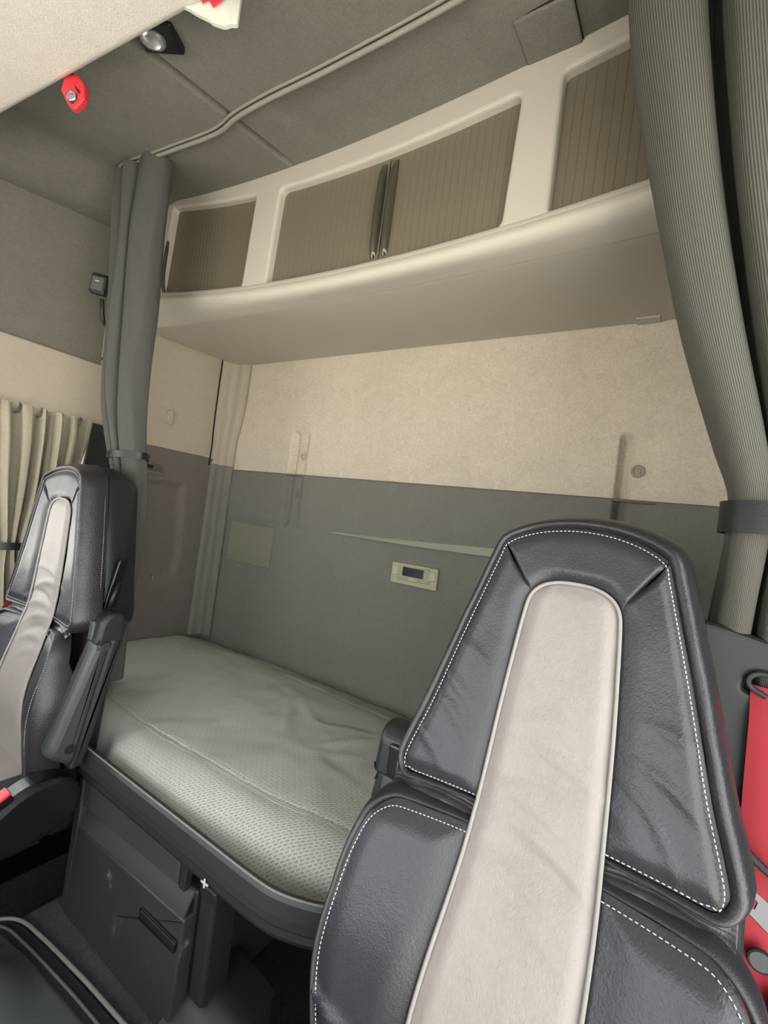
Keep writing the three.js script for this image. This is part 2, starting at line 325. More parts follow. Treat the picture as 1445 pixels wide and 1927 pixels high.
// ---------------------------------------------------------------- overhead lockers on the rear wall
const yb = (x) => 1.943 + 0.09 * (x - 0.03) ** 2, yt = (x) => 2.204 + 0.14 * x * x;
{
  const t = thing('overhead_locker', 'long beige overhead locker with grey-brown doors under the rear ceiling', 'locker');
  const hole = (x0, x1, b0 = 0, b1 = 0) => {       // curved top and bottom, rounded corners
    const N = 14, pts = [], r = 0.02;
    const lo = [], hi = [];
    for (let i = 0; i <= N; i++) { const x = lerp(x0, x1, i / N); lo.push([x + b0, yb(x)]); hi.push([x + (i < N / 2 ? b1 : b1), yt(x)]); }
    const raw = [...lo, ...hi.reverse()];
    const rr = raw.map((p, i) => (i === 0 || i === N || i === N + 1 || i === 2 * N + 1 ? r : 0.0005));
    return roundPoly(raw, rr, 6);
  };
  const H = [[-0.845, -0.425, -0.005, 0.006], [-0.325, 0.338, -0.003, 0.006], [0.422, 0.86, 0.002, 0]];
  const outer = [];
  for (let i = 0; i <= 30; i++) { const x = lerp(-1.03, 1.03, i / 30); outer.push([x, yb(x) - 0.034]); }
  for (let i = 30; i >= 0; i--) { const x = lerp(-1.03, 1.03, i / 30); outer.push([x, ceilY(x, 0.49) + 0.004]); }
  const fg = prism(outer, 0.05, 0.008, H.map((h) => hole(...h))); fg.translate(0, 0, 0.452); mesh('frame', boxUV(fg), M.beigePlastic, t);
  // rounded lip below the doors and the sloping underside back to the wall
  mesh('underside', sheet(60, 40, (u, v) => {
    const x = lerp(-1.04, 1.04, u), b = yb(x) - 0.014, cy = 1.905 + 0.03 * x * x;
    const prof = [[0.490, b + 0.008], [0.5030, b + 0.005], [0.5085, b - 0.004], [0.5095, b - 0.014], [0.503, b - 0.024], [0.488, lerp(b - 0.03, cy, 0.3)], [0.46, lerp(b - 0.03, cy, 0.75)], [0.436, cy + 0.0005], [0.4345, cy + 0.003], [0.4325, cy + 0.001], [0.30, lerp(cy, 1.957, 0.32)], [0.15, lerp(cy, 1.957, 0.66)], [0.03, 1.955], [0.0, 1.956]];
    const s = v * (prof.length - 1), i = Math.min(prof.length - 2, s | 0), f = s - i;
    const P = (k) => prof[clamp(k, 0, prof.length - 1)], cr = (a, b2, c, d) => 0.5 * (2 * b2 + (c - a) * f + (2 * a - 5 * b2 + 4 * c - d) * f * f + (3 * b2 - a - 3 * c + d) * f * f * f);
    const z = i > 5 ? lerp(P(i)[0], P(i + 1)[0], f) : cr(P(i - 1)[0], P(i)[0], P(i + 1)[0], P(i + 2)[0]), y = i > 5 ? lerp(P(i)[1], P(i + 1)[1], f) : cr(P(i - 1)[1], P(i)[1], P(i + 1)[1], P(i + 2)[1]);
    return [x, y, z, x, z - y];
  }, [0, 0.012, -0.004]), M.beigePlastic, t);
  mesh('underside_tab', box(0.545, 0.60, 1.951, 1.957, 0.0, 0.035, 0.002), M.beigePlastic, t);
  // doors with fine vertical grooves
  const door = (x0, x1, bow = 0) => {
    const us = [0], W = x1 - x0; const us2 = [];
    for (let x = 0.012; x < W - 0.006; x += 0.0172) us2.push((x - 0.0007) / W, (x - 0.0003) / W, (x + 0.0003) / W, (x + 0.0007) / W);
    const all = [0, ...us2, 1];
    const g = sheet(all.length - 1, 10, (u, v) => {
      const x = lerp(x0, x1, u), k = us2.indexOf(u), inG = k >= 0 && (k % 4 === 1 || k % 4 === 2);
      return [x, lerp(yb(x) - 0.008, yt(x) + 0.008, v), 0.480 - (inG ? 0.0007 : 0)];
    }, [0, 0, -0.015], all);
    const q = g; q.computeVertexNormals(); return q;
  };
  mesh('door', door(-0.852, -0.420), M.doorFace, t);
  const dl = mesh('door', door(-0.332, 0.0295), M.doorFace, t), dr = mesh('door', door(0.0325, 0.346), M.doorFace, t);
  mesh('door', door(0.414, 0.64), M.doorFace, t); mesh('door', door(0.643, 0.868), M.doorFace, t);
  const grip = (x) => {        // bowed grip with ends sunk into the door
    const g = sheet(10, 30, (u, v) => { const a = u * Math.PI, y = lerp(1.966, 2.196, v), e = Math.pow(Math.sin(Math.PI * clamp(v, 0.0001, 0.9999)), 0.35); return [x - 0.0105 * Math.cos(a) * (0.7 + 0.3 * e), y, 0.479 + 0.019 * e * Math.pow(Math.sin(a), 0.7), u * 0.02, y]; });
    return g;
  };
  mesh('handle', grip(0.015), M.doorHandle, dl); mesh('handle', grip(0.047), M.doorHandle, dr);
  mesh('handle', tube([[-0.843, 2.0, 0.482], [-0.846, 2.03, 0.494], [-0.848, 2.12, 0.5], [-0.85, 2.2, 0.494], [-0.85, 2.23, 0.482]], 0.006, 30, 8), M.doorHandle, t);
  mesh('inner_shelf', box(-1.03, 1.03, 1.96, 2.3, 0.05, 0.06, 0.002), M.black, t);
}
// curtain rail across the ceiling
{ const y = (x, z) => ceilY(x, z) - 0.006;
  const P = [[-0.86, 0.66], [-0.8, 0.685], [-0.55, 0.689], [-0.345, 0.684], [-0.27, 0.697], [-0.166, 0.702], [0, 0.697], [0.253, 0.689], [0.5, 0.685], [0.8, 0.68], [0.88, 0.62]];
  const r = tag(mesh('curtain_rail', [tube(P.map(([x, z]) => [x, y(x, z), z]), 0.0055, 120, 8), tube(P.map(([x, z]) => [x, y(x, z) + 0.002, z + 0.011]), 0.0035, 120, 6)], M.railGrey), 'thin grey curtain rail bent along the dark ceiling', 'curtain rail'); }

// ---------------------------------------------------------------- curtains
// closed cross-section (unit control points) carried down through rows [y, cx, cz, half width, half depth]
function drape(ctrl, rows, nv = 60, nu = 260, wob = 0.006, sd = 0) {
  const C = new THREE.CatmullRomCurve3(ctrl.map((p) => V(p[0], 0, p[1])), true, 'centripetal'), pts = C.getPoints(nu);
  const T = [1, 2, 3, 4].map((k) => table([...rows].reverse().map((r) => [r[0], r[k]])));
  const y1 = rows[0][0], y0 = rows[rows.length - 1][0], w0 = rows[0][3], d0 = rows[0][4];
  const arc = [0]; for (let i = 1; i <= nu; i++) arc.push(arc[i - 1] + Math.hypot((pts[i].x - pts[i - 1].x) * w0, (pts[i].z - pts[i - 1].z) * d0));
  return sheet(nu, nv, (u, v) => {
    const i = Math.round(u * nu), y = lerp(y1, y0, v), p = pts[i % nu === 0 ? 0 : i], cx = T[0](y), cz = T[1](y), w = T[2](y), d = T[3](y);
    const n = wob * noise(p.x * 2.2 + sd, y * 3.5, p.z * 1.5 + sd), n2 = wob * noise(p.x * 2.2 + sd + 9, y * 3, p.z * 1.5);
    return [cx + p.x * w + n2, y, cz + p.z * d + n, arc[i], y];
  });
}
function band(ctrl, cx, cz, w, d, y0, y1, tilt = 0) {          // strap round a gathered curtain
  const pts = new THREE.CatmullRomCurve3(ctrl.map((p) => V(p[0], 0, p[1])), true).getPoints(60);
  return sheet(60, 4, (u, v) => { const p = pts[Math.round(u * 60) % 60]; return [cx + p.x * w, lerp(y0, y1, v) + tilt * p.x, cz + p.z * d, u * 0.4, v * 0.03]; }, [0, 0, 0.0015]);
}
const oval = [[-1, 0], [-0.7, 0.72], [0, 1], [0.7, 0.72], [1, 0], [0.7, -0.72], [0, -1], [-0.7, -0.72]];
{ const t = thing('privacy_curtain', 'grey curtain with shade put into its colour, gathered behind the passenger seat, narrower of the two', 'curtain');
  const c = [[-1, 0], [-0.97, 0.5], [-0.8, 0.85], [-0.63, 0.7], [-0.57, 0.15], [-0.5, 0.1], [-0.45, 0.7], [-0.25, 1.05], [-0.02, 0.85], [0.03, 0.35], [0.12, 0.3], [0.2, 0.75], [0.5, 0.85], [0.85, 0.6], [1, 0.1], [0.95, -0.4], [0.5, -0.7], [0, -0.6], [-0.5, -0.8], [-0.9, -0.5]];
  mesh('cloth', drape(c, [[2.265, -0.700, 0.668, 0.105, 0.05], [2.1, -0.698, 0.662, 0.098, 0.05], [1.8, -0.688, 0.652, 0.088, 0.05], [1.6, -0.676, 0.645, 0.08, 0.048], [1.45, -0.672, 0.624, 0.072, 0.036], [1.4, -0.67, 0.612, 0.068, 0.036], [1.28, -0.672, 0.60, 0.072, 0.038], [1.0, -0.69, 0.592, 0.075, 0.038], [0.79, -0.70, 0.585, 0.078, 0.038]], 70, 260, 0.008, 3), M.curtainShaded, t);
  mesh('tie_band', band(oval, -0.672, 0.620, 0.08, 0.045, 1.428, 1.447, 0.004), M.band, t); }
{ const t = thing('privacy_curtain', 'wide ribbed grey curtain tied back behind the near seat', 'curtain');
  const c = [[-1, -0.1], [-0.97, 0.35], [-0.86, 0.78], [-0.72, 0.92], [-0.6, 0.85], [-0.52, 0.55], [-0.505, -0.2], [-0.46, -0.95], [-0.415, -0.2], [-0.42, 0.6], [-0.33, 0.98], [-0.05, 1.05], [0.12, 0.8], [0.2, 0.0], [0.27, 0.0], [0.36, 0.75], [0.55, 0.95], [0.74, 0.7], [0.8, 0.1], [0.88, 0.5], [1, 0], [0.9, -0.6], [0.5, -1.1], [0, -1.3], [-0.4, -1.3], [-0.75, -0.9], [-0.95, -0.5]];
  mesh('cloth', drape(c, [[2.275, 0.735, 0.63, 0.205, 0.055], [2.1, 0.745, 0.628, 0.195, 0.055], [1.93, 0.76, 0.625, 0.172, 0.054], [1.69, 0.79, 0.615, 0.142, 0.05], [1.5, 0.812, 0.60, 0.1, 0.045], [1.44, 0.818, 0.592, 0.084, 0.036], [1.38, 0.818, 0.588, 0.082, 0.033], [1.3, 0.822, 0.555, 0.088, 0.035], [1.2, 0.83, 0.53, 0.1, 0.03], [1.0, 0.83, 0.515, 0.1, 0.028]], 80, 320, 0.006, 11), M.curtain, t);
  mesh('tie_band', band(oval, 0.82, 0.592, 0.094, 0.056, 1.392, 1.432, 0), M.band, t); }
{ const t = thing('window_curtain', 'pale pleated curtain hanging over the side window beyond the far seat', 'curtain');
  const N = 7, c = [];
  for (let i = 0; i <= N * 4; i++) { const u = i / (N * 4), a = u * N * Math.PI * 2; c.push([-1 + 2 * u, 0.15 + 0.75 * Math.sin(a + 0.9 * Math.sin(u * 9))]); }
  c.push([1, -0.6], [0.3, -0.95], [-0.4, -0.95], [-1, -0.6]);
  const g = drape(c, [[1.553, 0, 0, 0.165, 0.022], [1.53, 0, 0, 0.165, 0.034], [1.45, 0.005, 0, 0.155, 0.04], [1.3, 0.01, 0, 0.125, 0.04], [1.16, 0.012, 0, 0.075, 0.03], [1.12, 0.012, 0, 0.07, 0.03], [1.05, 0.02, 0, 0.085, 0.032], [0.9, 0.05, 0, 0.12, 0.034]], 60, 420, 0.008, 5);
  const m = mesh('cloth', g, M.windowCurtain, t); m.rotation.y = -Math.PI / 2 + Math.PI; m.position.set(-0.995, 0, 0.765);
  const b = mesh('tie_band', band(oval, 0.012, 0, 0.078, 0.036, 1.118, 1.14, 0), M.band, t); b.rotation.y = Math.PI / 2; b.position.set(-0.995, 0, 0.765);
  for (let k = 0; k < 5; k++) { const h = mesh('glider', tube([[-1.0, 1.556, 0.62 + k * 0.055], [-0.982, 1.548, 0.625 + k * 0.055], [-0.98, 1.53, 0.63 + k * 0.055], [-0.99, 1.524, 0.634 + k * 0.055]], 0.003, 12, 6), M.midPlastic, t); } }

// ---------------------------------------------------------------- bunk
const zSeam = table([[-1.05, 0.50], [-0.8, 0.52], [-0.70, 0.57], [-0.63, 0.603], [-0.5, 0.617], [-0.2, 0.617], [0.05, 0.60], [0.2, 0.573], [0.34, 0.545], [0.6, 0.52], [1.05, 0.5]]);
const topY = (x, z) => {
  const s = z / zSeam(x);
  let y = 0.752 + 0.018 * Math.sin(Math.PI * clamp(s)) - 0.02 * sm(0.12, 0, z) - 0.012 * sm(-0.6, -0.95, x);
  y += 0.006 * noise(x * 6, z * 7, 1) + 0.0025 * noise(x * 22 + 4, z * 18, 5);
  // rumples in the cover
  for (const [cx, cz, a, L, h] of [[-0.18, 0.34, 0.9, 0.09, 0.007], [-0.12, 0.30, 0.5, 0.12, 0.006], [-0.03, 0.29, -0.4, 0.1, 0.006], [0.03, 0.34, -0.9, 0.1, 0.007], [-0.24, 0.30, 1.4, 0.07, 0.006], [0.05, 0.40, -0.5, 0.1, 0.004], [0.1, 0.46, 0.15, 0.14, 0.004], [-0.3, 0.2, 0.2, 0.16, 0.003]]) {
    const dx = x - cx, dz = z - cz, p = dx * Math.cos(a) + dz * Math.sin(a), q = -dx * Math.sin(a) + dz * Math.cos(a);
    y += h * 0.75 * Math.exp(-((p / L) ** 2) - ((q / 0.016) ** 2));
  }
  y -= 0.004 * Math.exp(-(((z - 0.12 - 0.02 * x) / 0.006) ** 2)) * sm(-0.7, -0.3, x);
  return y;
};
{ const t = thing('mattress', 'grey-green fabric mattress filling the bunk along the rear wall', 'mattress');
  const NU = 240, NV = 110;
  mesh('cover', sheet(NU, NV, (u, v) => {
    const x = lerp(-1.035, 1.035, u), zs = zSeam(x);
    let y, z, L;
    if (v < 0.62) { const s = v / 0.62; z = 0.008 + (zs - 0.008) * s; y = topY(x, z) - 0.004 * sm(0.985, 1, s); L = z; }
    else { const s = (v - 0.62) / 0.38, a = s * Math.PI / 2; const e = topY(x, zs) - 0.004; const sw = lerp(0.07, 0.105, sm(-0.48, -0.40, x));
      z = zs + sw * Math.pow(Math.sin(a), 0.9); y = e - 0.13 * Math.pow(1 - Math.cos(a), 1.0); L = zs + s * 0.2;
      y += 0.003 * noise(x * 8, s * 3, 2) + 0.002 * Math.sin(Math.PI * s); }
    return [x, y, z, (x - L) * 0.7071, (x + L) * 0.7071];
  }, (x, y, z) => [x, 0.628, Math.min(z, 0.708)]), M.mattress, t);
  const seam = []; for (let i = 0; i <= 90; i++) { const x = lerp(-0.9, 0.9, i / 90); seam.push([x, topY(x, zSeam(x)) - 0.0035, zSeam(x) + 0.001]); }
  const dashes = [];
  for (const off of [-0.006, 0.006]) for (let i = 0; i < 170; i++) { const x = lerp(-0.68, 0.36, i / 170), z = zSeam(x) + off, y = off < 0 ? topY(x, z) - 0.0005 : topY(x, zSeam(x)) - 0.0042; const b = new THREE.BoxGeometry(0.0042, 0.0018, 0.0016); b.rotateY(-Math.atan((zSeam(x + 0.01) - zSeam(x - 0.01)) / 0.02)); b.translate(x, y + 0.0002, z); dashes.push(b); }
  mesh('seam', tube(seam, 0.002, 120, 6), M.mattress, t); mesh('stitching', dashes, M.thread, t); }
// plastic rail along the front edge of the bunk
{ const t = thing('bunk_rail', 'long dark plastic edge rail holding the mattress front', 'rail');
  const path = []; const zr = table([[-0.45, 0.738], [0, 0.738], [0.15, 0.737], [0.20, 0.731], [0.26, 0.708], [0.34, 0.66], [0.46, 0.59]]);
  for (let i = 0; i <= 50; i++) { const x = lerp(-0.452, 0.46, i / 50); path.push([x, zr(x)]); }
  mesh('upper_band', sweepX([[-0.012, 0.671], [0.006, 0.671], [0.010, 0.676], [0.0115, 0.692], [0.010, 0.716], [0.005, 0.7225], [-0.003, 0.724], [-0.006, 0.72]], path), M.greyPlastic, t);
  mesh('lower_band', sweepX([[-0.012, 0.650], [0.000, 0.650], [0.006, 0.653], [0.0085, 0.660], [0.006, 0.6705], [-0.012, 0.6705]], path), M.darkPlastic, t);
  mesh('top_highlight_edge', tube(path.map(([x, z]) => [x, 0.7225, z + 0.004]), 0.0022, 80, 6), M.railHighlight, t);  // lighter tube: highlight on the rail top put into its colour
  const pl = [box(-0.010, 0.010, -0.0018, 0.0018, 0, 0.002, 0.0008), box(-0.0018, 0.0018, -0.008, 0.008, 0, 0.0022, 0.0008)]; const m = mesh('plus_mark', pl, M.thread, t); m.position.set(0.036, 0.660, 0.7488); m.rotation.z = 0.06; }
struct('bunk_base', [box(-1.04, 1.04, 0.592, 0.626, 0.0, 0.50, 0.004), box(-0.45, 0.30, 0.592, 0.626, 0.45, 0.66, 0.004), box(-1.04, 1.04, 0.0, 0.6, 0.02, 0.06, 0.004)], M.black);
// drawer unit under the bunk
{ const t = thing('storage_drawer', 'dark grey storage drawer with recessed grip under the left end of the bunk', 'drawer');
  mesh('body', box(-0.452, -0.012, 0.336, 0.60, 0.10, 0.722, 0.006), M.darkPlastic, t);
  mesh('upper_flap', (() => { const g = prism([[-0.430, 0.583], [-0.056, 0.597], [-0.056, 0.652], [-0.434, 0.646]].map((p) => p), 0.02, 0.003); g.translate(0, 0, 0.715); return boxUV(g); })(), M.flapPlastic, t);
  mesh('flap_edge', (() => { const g = prism([[-0.052, 0.595], [-0.034, 0.596], [-0.034, 0.65], [-0.052, 0.65]], 0.016, 0.002); g.translate(0, 0, 0.719); return boxUV(g); })(), M.darkPlastic, t);
  // sloping trough that forms the grip
  mesh('grip_recess', sheet(40, 12, (u, v) => { const x = lerp(-0.425, -0.018, u), d = sm(0, 0.16, u); const y0 = 0.541 + 0.018 * u, y1 = 0.585 + 0.013 * u; const y = lerp(y0, y1, v); return [x, y, 0.741 - 0.026 * Math.pow(v, 1.3) * (1.15 - 0.45 * d), x, y]; }, [0, 0, -0.006]), M.flapPlastic, t);
  const face = (pts, r, z, d, m, nm, bev = 0.003) => { const g = prism(roundPoly(pts, r), d, bev); g.translate(0, 0, z); return mesh(nm, boxUV(g), m, t); };
  face([[-0.454, 0.337], [-0.436, 0.337], [-0.427, 0.55], [-0.434, 0.645], [-0.452, 0.645]], 0.004, 0.712, 0.030, M.greyPlastic, 'side_stile');
  const df = face([[-0.434, 0.337], [-0.016, 0.337], [-0.012, 0.560], [-0.422, 0.541]], [0.004, 0.004, 0.005, 0.012], 0.716, 0.028, M.scuffed, 'door', 0.005);
  mesh('latch', (() => { const g = prism(roundPoly([[-0.143, 0.491], [-0.022, 0.495], [-0.020, 0.520], [-0.141, 0.517]], 0.005), 0.008, 0.001); g.translate(0, 0, 0.7405); return boxUV(g); })(), M.glossBlack, df);
  mesh('latch_plate', (() => { const g = prism(roundPoly([[-0.137, 0.502], [-0.022, 0.506], [-0.020, 0.518], [-0.136, 0.515]], 0.004), 0.006, 0.0015); g.translate(0, 0, 0.7455); return boxUV(g); })(), M.blackPlastic, df); }
// post and ledge beside the drawer
{ const t = thing('support_post', 'grey plastic post under the bunk beside the open footwell', 'post');
  mesh('upper_sleeve', prismX(roundPoly([[0.595, 0.655], [0.595, 0.720], [0.624, 0.724], [0.624, 0.655]], 0.006), -0.006, 0.040, 0.005), M.darkPlastic, t);
  mesh('column', prismX(roundPoly([[0.40, 0.655], [0.40, 0.716], [0.60, 0.718], [0.60, 0.655]], 0.008), -0.008, 0.034, 0.007), M.darkPlastic, t);
  mesh('foot', (() => { const g = sheet(8, 8, (u, v) => { const x = lerp(-0.032, 0.115, u), z = lerp(0.60, 0.755, v); return [x, 0.415 - 0.05 * sm(0.5, 1, v) - 0.02 * u * u, z, x, z]; }, [0, -0.085, 0]); return g; })(), M.darkPlastic, t); }

// ---------------------------------------------------------------- leather mat over the tunnel
{ const t = thing('tunnel_mat', 'black leather mat with pale piping covering the engine tunnel', 'mat');
  const edge = table([[-0.53, 0.90], [-0.505, 0.845], [-0.47, 0.815], [-0.40, 0.802], [-0.3, 0.792], [-0.2, 0.784], [0.3, 0.757]]);
  const zB = (x) => edge(x);
  mesh('border', sheet(60, 50, (u, v) => { const x = lerp(-0.528, 0.28, u), z = lerp(zB(x), 1.9, v * v); const e = Math.min(z - zB(x), x + 0.53, 0.29 - x); return [x, 0.338 + 0.012 * sm(0, 0.02, e), z, x, z]; }, [0, -0.003, 0]), M.leatherBrown, t);
  mesh('centre_pad', sheet(70, 60, (u, v) => { const x = lerp(-0.50, 0.25, u), z0 = zB(x) + 0.034, z = lerp(z0, 1.8, v * v); const e = Math.min(z - z0, (x + 0.5), 0.25 - x); const d = Math.hypot((x + 0.335) / 0.15, (z - 0.935) / 0.105); return [x, 0.342 + 0.012 * sm(0, 0.02, e) + 0.05 * sm(1.0, 0.1, d), z, x, z]; }, [0, -0.003, 0]), M.matPad, t);
  const pA = [], pB = []; for (let i = 0; i <= 40; i++) { const x = lerp(-0.526, 0.25, i / 40); pA.push([x, 0.347, zB(x) + 0.004]); const x2 = lerp(-0.497, 0.24, i / 40); pB.push([x2, 0.352, zB(x2) + 0.034]); }
  mesh('piping', tube(pA, 0.0042, 80, 8), M.matPiping, t); mesh('piping', tube(pB, 0.003, 80, 8), M.midPlastic, t); }

// ---------------------------------------------------------------- seats
function makeSeat(o) {
  const t = thing('driving_seat', o.label, 'seat', [o.cx, 0, 0]);
  const hwU = table([[1.0, 0.188 * o.wU], [1.03, 0.186 * o.wU], [1.1, 0.166 * o.wU], [1.2, 0.142 * o.wU], [1.3, 0.116 * o.wU], [1.345, 0.104 * o.wU]]);
  const hwL = table([[0.58, 0.172 * o.wL], [0.65, 0.183 * o.wL], [0.72, 0.195 * o.wL], [0.80, 0.211 * o.wL], [0.86, 0.214 * o.wL], [0.92, 0.213 * o.wL], [0.985, 0.196 * o.wL]]);
  const cs = table([[0.58, 0.092], [0.70, 0.088], [0.80, 0.083], [0.90, 0.078], [1.0, 0.073], [1.12, 0.068], [1.2, 0.063], [1.26, 0.058], [1.30, 0.052]]);
  const zref = (y) => o.z0 - o.k * (y - 0.7);
  const side = (s) => o.flip ? -s : s;
  const base = (s, y) => {
    const a = Math.abs(s), up = sm(0.97, 1.02, y), hw = lerp(hwL(Math.min(y, 0.985)), hwU(Math.max(y, 1.0)), up);
    return 0.034 * Math.exp(-(((y - 0.82) / 0.13) ** 2)) + 0.006 * sm(1.1, 1.3, y) * 0 + (up * 0.012 + (1 - up) * 0.030) * Math.pow(clamp(a / hw), 2.2);
  };
  const sh = (y) => -o.drift * sm(0.98, 0.74, y);              // the lower half sits a little towards one side
  const P = (s, y, n) => [s + sh(y), y, zref(y) + n + base(s, y)];
  // creases: ridge lines [s, y, angle, length, width, height]
  const creases = o.creases ?? [];
  const wr = (s, y) => {
    let n = 0.0022 * noise(s * 14 + o.seed, y * 11) + 0.0004 * noise(s * 40, y * 34 + o.seed);
    for (const [cs0, cy, a, L, w, h] of creases) { const dx = s - cs0, dy = y - cy, p = dx * Math.cos(a) + dy * Math.sin(a), q = -dx * Math.sin(a) + dy * Math.cos(a) + 0.18 * p * p / L; n += h * Math.exp(-((p / L) ** 2) - ((q / w) ** 2)); }
    return n;
  };
  const puff = (d, h = 0.009, r = 0.02) => h * Math.pow(sm(0, r, d + 0.0001), 0.8) - 0.002;
  const patch = (nu, nv, fn, h, r) => sheet(nu, nv, (u, v) => {
    const [s, y, d] = fn(u, v); const p = P(s, y, puff(d, h, r) + wr(s, y)); return [p[0], p[1], p[2], s, y];
  });
  // pale centre strip
  const sTop = 1.297;
  const cAt = (y) => { const k = clamp((y - (sTop - 0.042)) / 0.042); return cs(y) * Math.pow(1 - Math.pow(k, 3), 1 / 2.6); };
  const ins = mesh('centre_strip', sheet(28, 120, (u, v) => {
    const y = lerp(0.58, sTop - 0.0004, Math.pow(v, 0.85)), c = Math.max(0.004, cAt(y)), s = (u * 2 - 1) * c, d = Math.min(c - Math.abs(s), sTop - y);
    const p = P(s, y, 0.0035 + puff(d, 0.007, 0.02) + wr(s, y)); return [p[0], p[1], p[2], s, y];
  }), M.leatherLight, t);
  // dark panels beside it
  const diagIn = 1.274, diagOut = 1.343;
  for (const sd of [-1, 1]) {
    mesh('upper_panel', patch(30, 60, (u0, v) => {
      const u = 1 - (1 - u0) * (1 - u0) ;
      const yTop = lerp(diagIn, diagOut, u), r = 0.022, ub = clamp((u - 0.84) / 0.16), yBot = 1.008 + r * (1 - Math.sqrt(Math.max(0, 1 - ub * ub)));
      const y = lerp(yBot, yTop, v), a = cAt(Math.min(y, 1.285)) + 0.003, b = hwU(y), s = lerp(a, b, u);
      return [sd * s, y, Math.min((b - a) * u * 0.6 + 0.004, (b - a) * (1 - u), (yTop - yBot) * (1 - v) * 4 + 0.006, (yTop - yBot) * v)];
    }), M.leatherDark, t);
    mesh('lower_panel', patch(30, 60, (u0, v) => {
      const u = 1 - (1 - u0) * (1 - u0) ;
      const r = 0.035, ub = clamp((u - 0.75) / 0.25), yTop = 0.978 - r * (1 - Math.sqrt(Math.max(0, 1 - ub * ub)));
      const y = lerp(0.58, yTop, v), a = cs(y) + 0.003, b = hwL(y), s = lerp(a, b, u);
      return [sd * s, y, Math.min((b - a) * u * 0.6 + 0.004, (b - a) * (1 - u), (yTop - 0.58) * (1 - v))];
    }, 0.012, 0.03), M.leatherDark, t);
    // pleats between the two panels
    mesh('pleat_band', sheet(26, 24, (u, v) => {
      const y = lerp(0.976, 1.016, v), s = lerp(cs(y) - 0.004, Math.min(hwU(1.0), hwL(0.985)) + 0.006, u), n = -0.010 + 0.0045 * Math.pow(Math.abs(Math.sin(v * Math.PI * 3)), 0.7) + 0.002 * noise(u * 6, v * 4 + o.seed) - 0.012 * sm(0.75, 1, u);
      const p = P(sd * s, y + 0.006 * Math.sin(u * 3), n); return [p[0], p[1], p[2], s, y];
    }), M.leatherBrown, t);
  }
  const topArc = (a) => [0.104 * o.wU * Math.sin(a) / Math.sin(1.0) * 1.0, 1.345 + 0.030 * (Math.cos(a) - Math.cos(1.0)) / (1 - Math.cos(1.0))];
  mesh('head_panel', patch(50, 22, (u, v) => {
    const a = lerp(-1, 1, u), [so, yo] = topArc(a), w = cAt(diagIn) + 0.003;
    const si = w * Math.sign(a) * Math.pow(Math.abs(a), 0.8), yi = lerp(sTop + 0.003, diagIn, Math.pow(Math.abs(a), 3.2));
    const s = lerp(si, so, v), y = lerp(yi, yo, v); return [s, y, Math.min((1 - Math.abs(a)) * 0.4 + 0.006, v * 0.07 + 0.003, (1 - v) * 0.07)];
  }), M.leatherDark, t);
  // rolled bolsters round the panels
  const roll = (path, dep, nm) => {       // path [[s, y, width]...], outward to the left of travel
    const K = 12, pos = path.map((p, i) => { const a = path[Math.max(0, i - 1)], b = path[Math.min(path.length - 1, i + 1)], L = Math.hypot(b[0] - a[0], b[1] - a[1]) || 1; return [p[0], p[1], -(b[1] - a[1]) / L, (b[0] - a[0]) / L, p[2]]; });
    const prof = [[-0.02, -0.004], [0.12, 0.004], [0.35, 0.008], [0.6, 0.004], [0.82, -0.008], [0.95, -0.022], [1, -0.036], [1, -0.05], [0.94, -dep]];
    const g = sheet(pos.length - 1, 16, (u, v) => {
      const i = Math.round(u * (pos.length - 1)), [s, y, nx, ny, w] = pos[i], q = v * (prof.length - 1), k = Math.min(prof.length - 2, q | 0), f = q - k;
      const ow = lerp(prof[k][0], prof[k + 1][0], f) * w, n = lerp(prof[k][1], prof[k + 1][1], f) * clamp(w / 0.02, 0.3, 1);
      return [s + sh(y) + nx * ow, y + ny * ow, zref(y) + base(s, y) + (n < -0.02 ? lerp(n, n, 1) : n) + 0.0012 * noise(s * 30, y * 24, v * 3), u * 1.2, v * 0.12];
    });
    return mesh(nm, g, M.leatherBrown, t);
  };
  const up = [];
  const cR = 0.022, cnr = (ub) => { const y = 1.008 + cR * (1 - Math.sqrt(Math.max(0, 1 - ub * ub))); return [lerp(cAt(y) + 0.003, hwU(y), 0.84 + 0.16 * ub), y - 0.0015]; };
  const half = (w) => {
    const l = [];
    for (let i = 0; i <= 10; i++) { const u = 0.84 * i / 10; l.push([lerp(cAt(1.008) + 0.001, hwU(1.008), u), 1.0065, lerp(0.006, 0.012, i / 10)]); }
    for (let i = 1; i <= 8; i++) { const [a, b] = cnr(Math.sin(i / 8 * Math.PI / 2)); l.push([a, b, lerp(0.012, w, i / 8)]); }
    for (let i = 1; i <= 36; i++) { const y = lerp(1.03, 1.338, i / 36); l.push([hwU(y), y, w]); }
    return l;
  };
  up.push(...half(o.ringL).map((p) => [-p[0], p[1], p[2]]));
  for (let i = 0; i <= 24; i++) { const [s, y] = topArc(lerp(-0.96, 0.96, i / 24)); up.push([s, y, lerp(o.ringL, o.ringR, i / 24)]); }
  up.push(...half(o.ringR).reverse());
  roll(up, o.roll, 'upper_bolster');
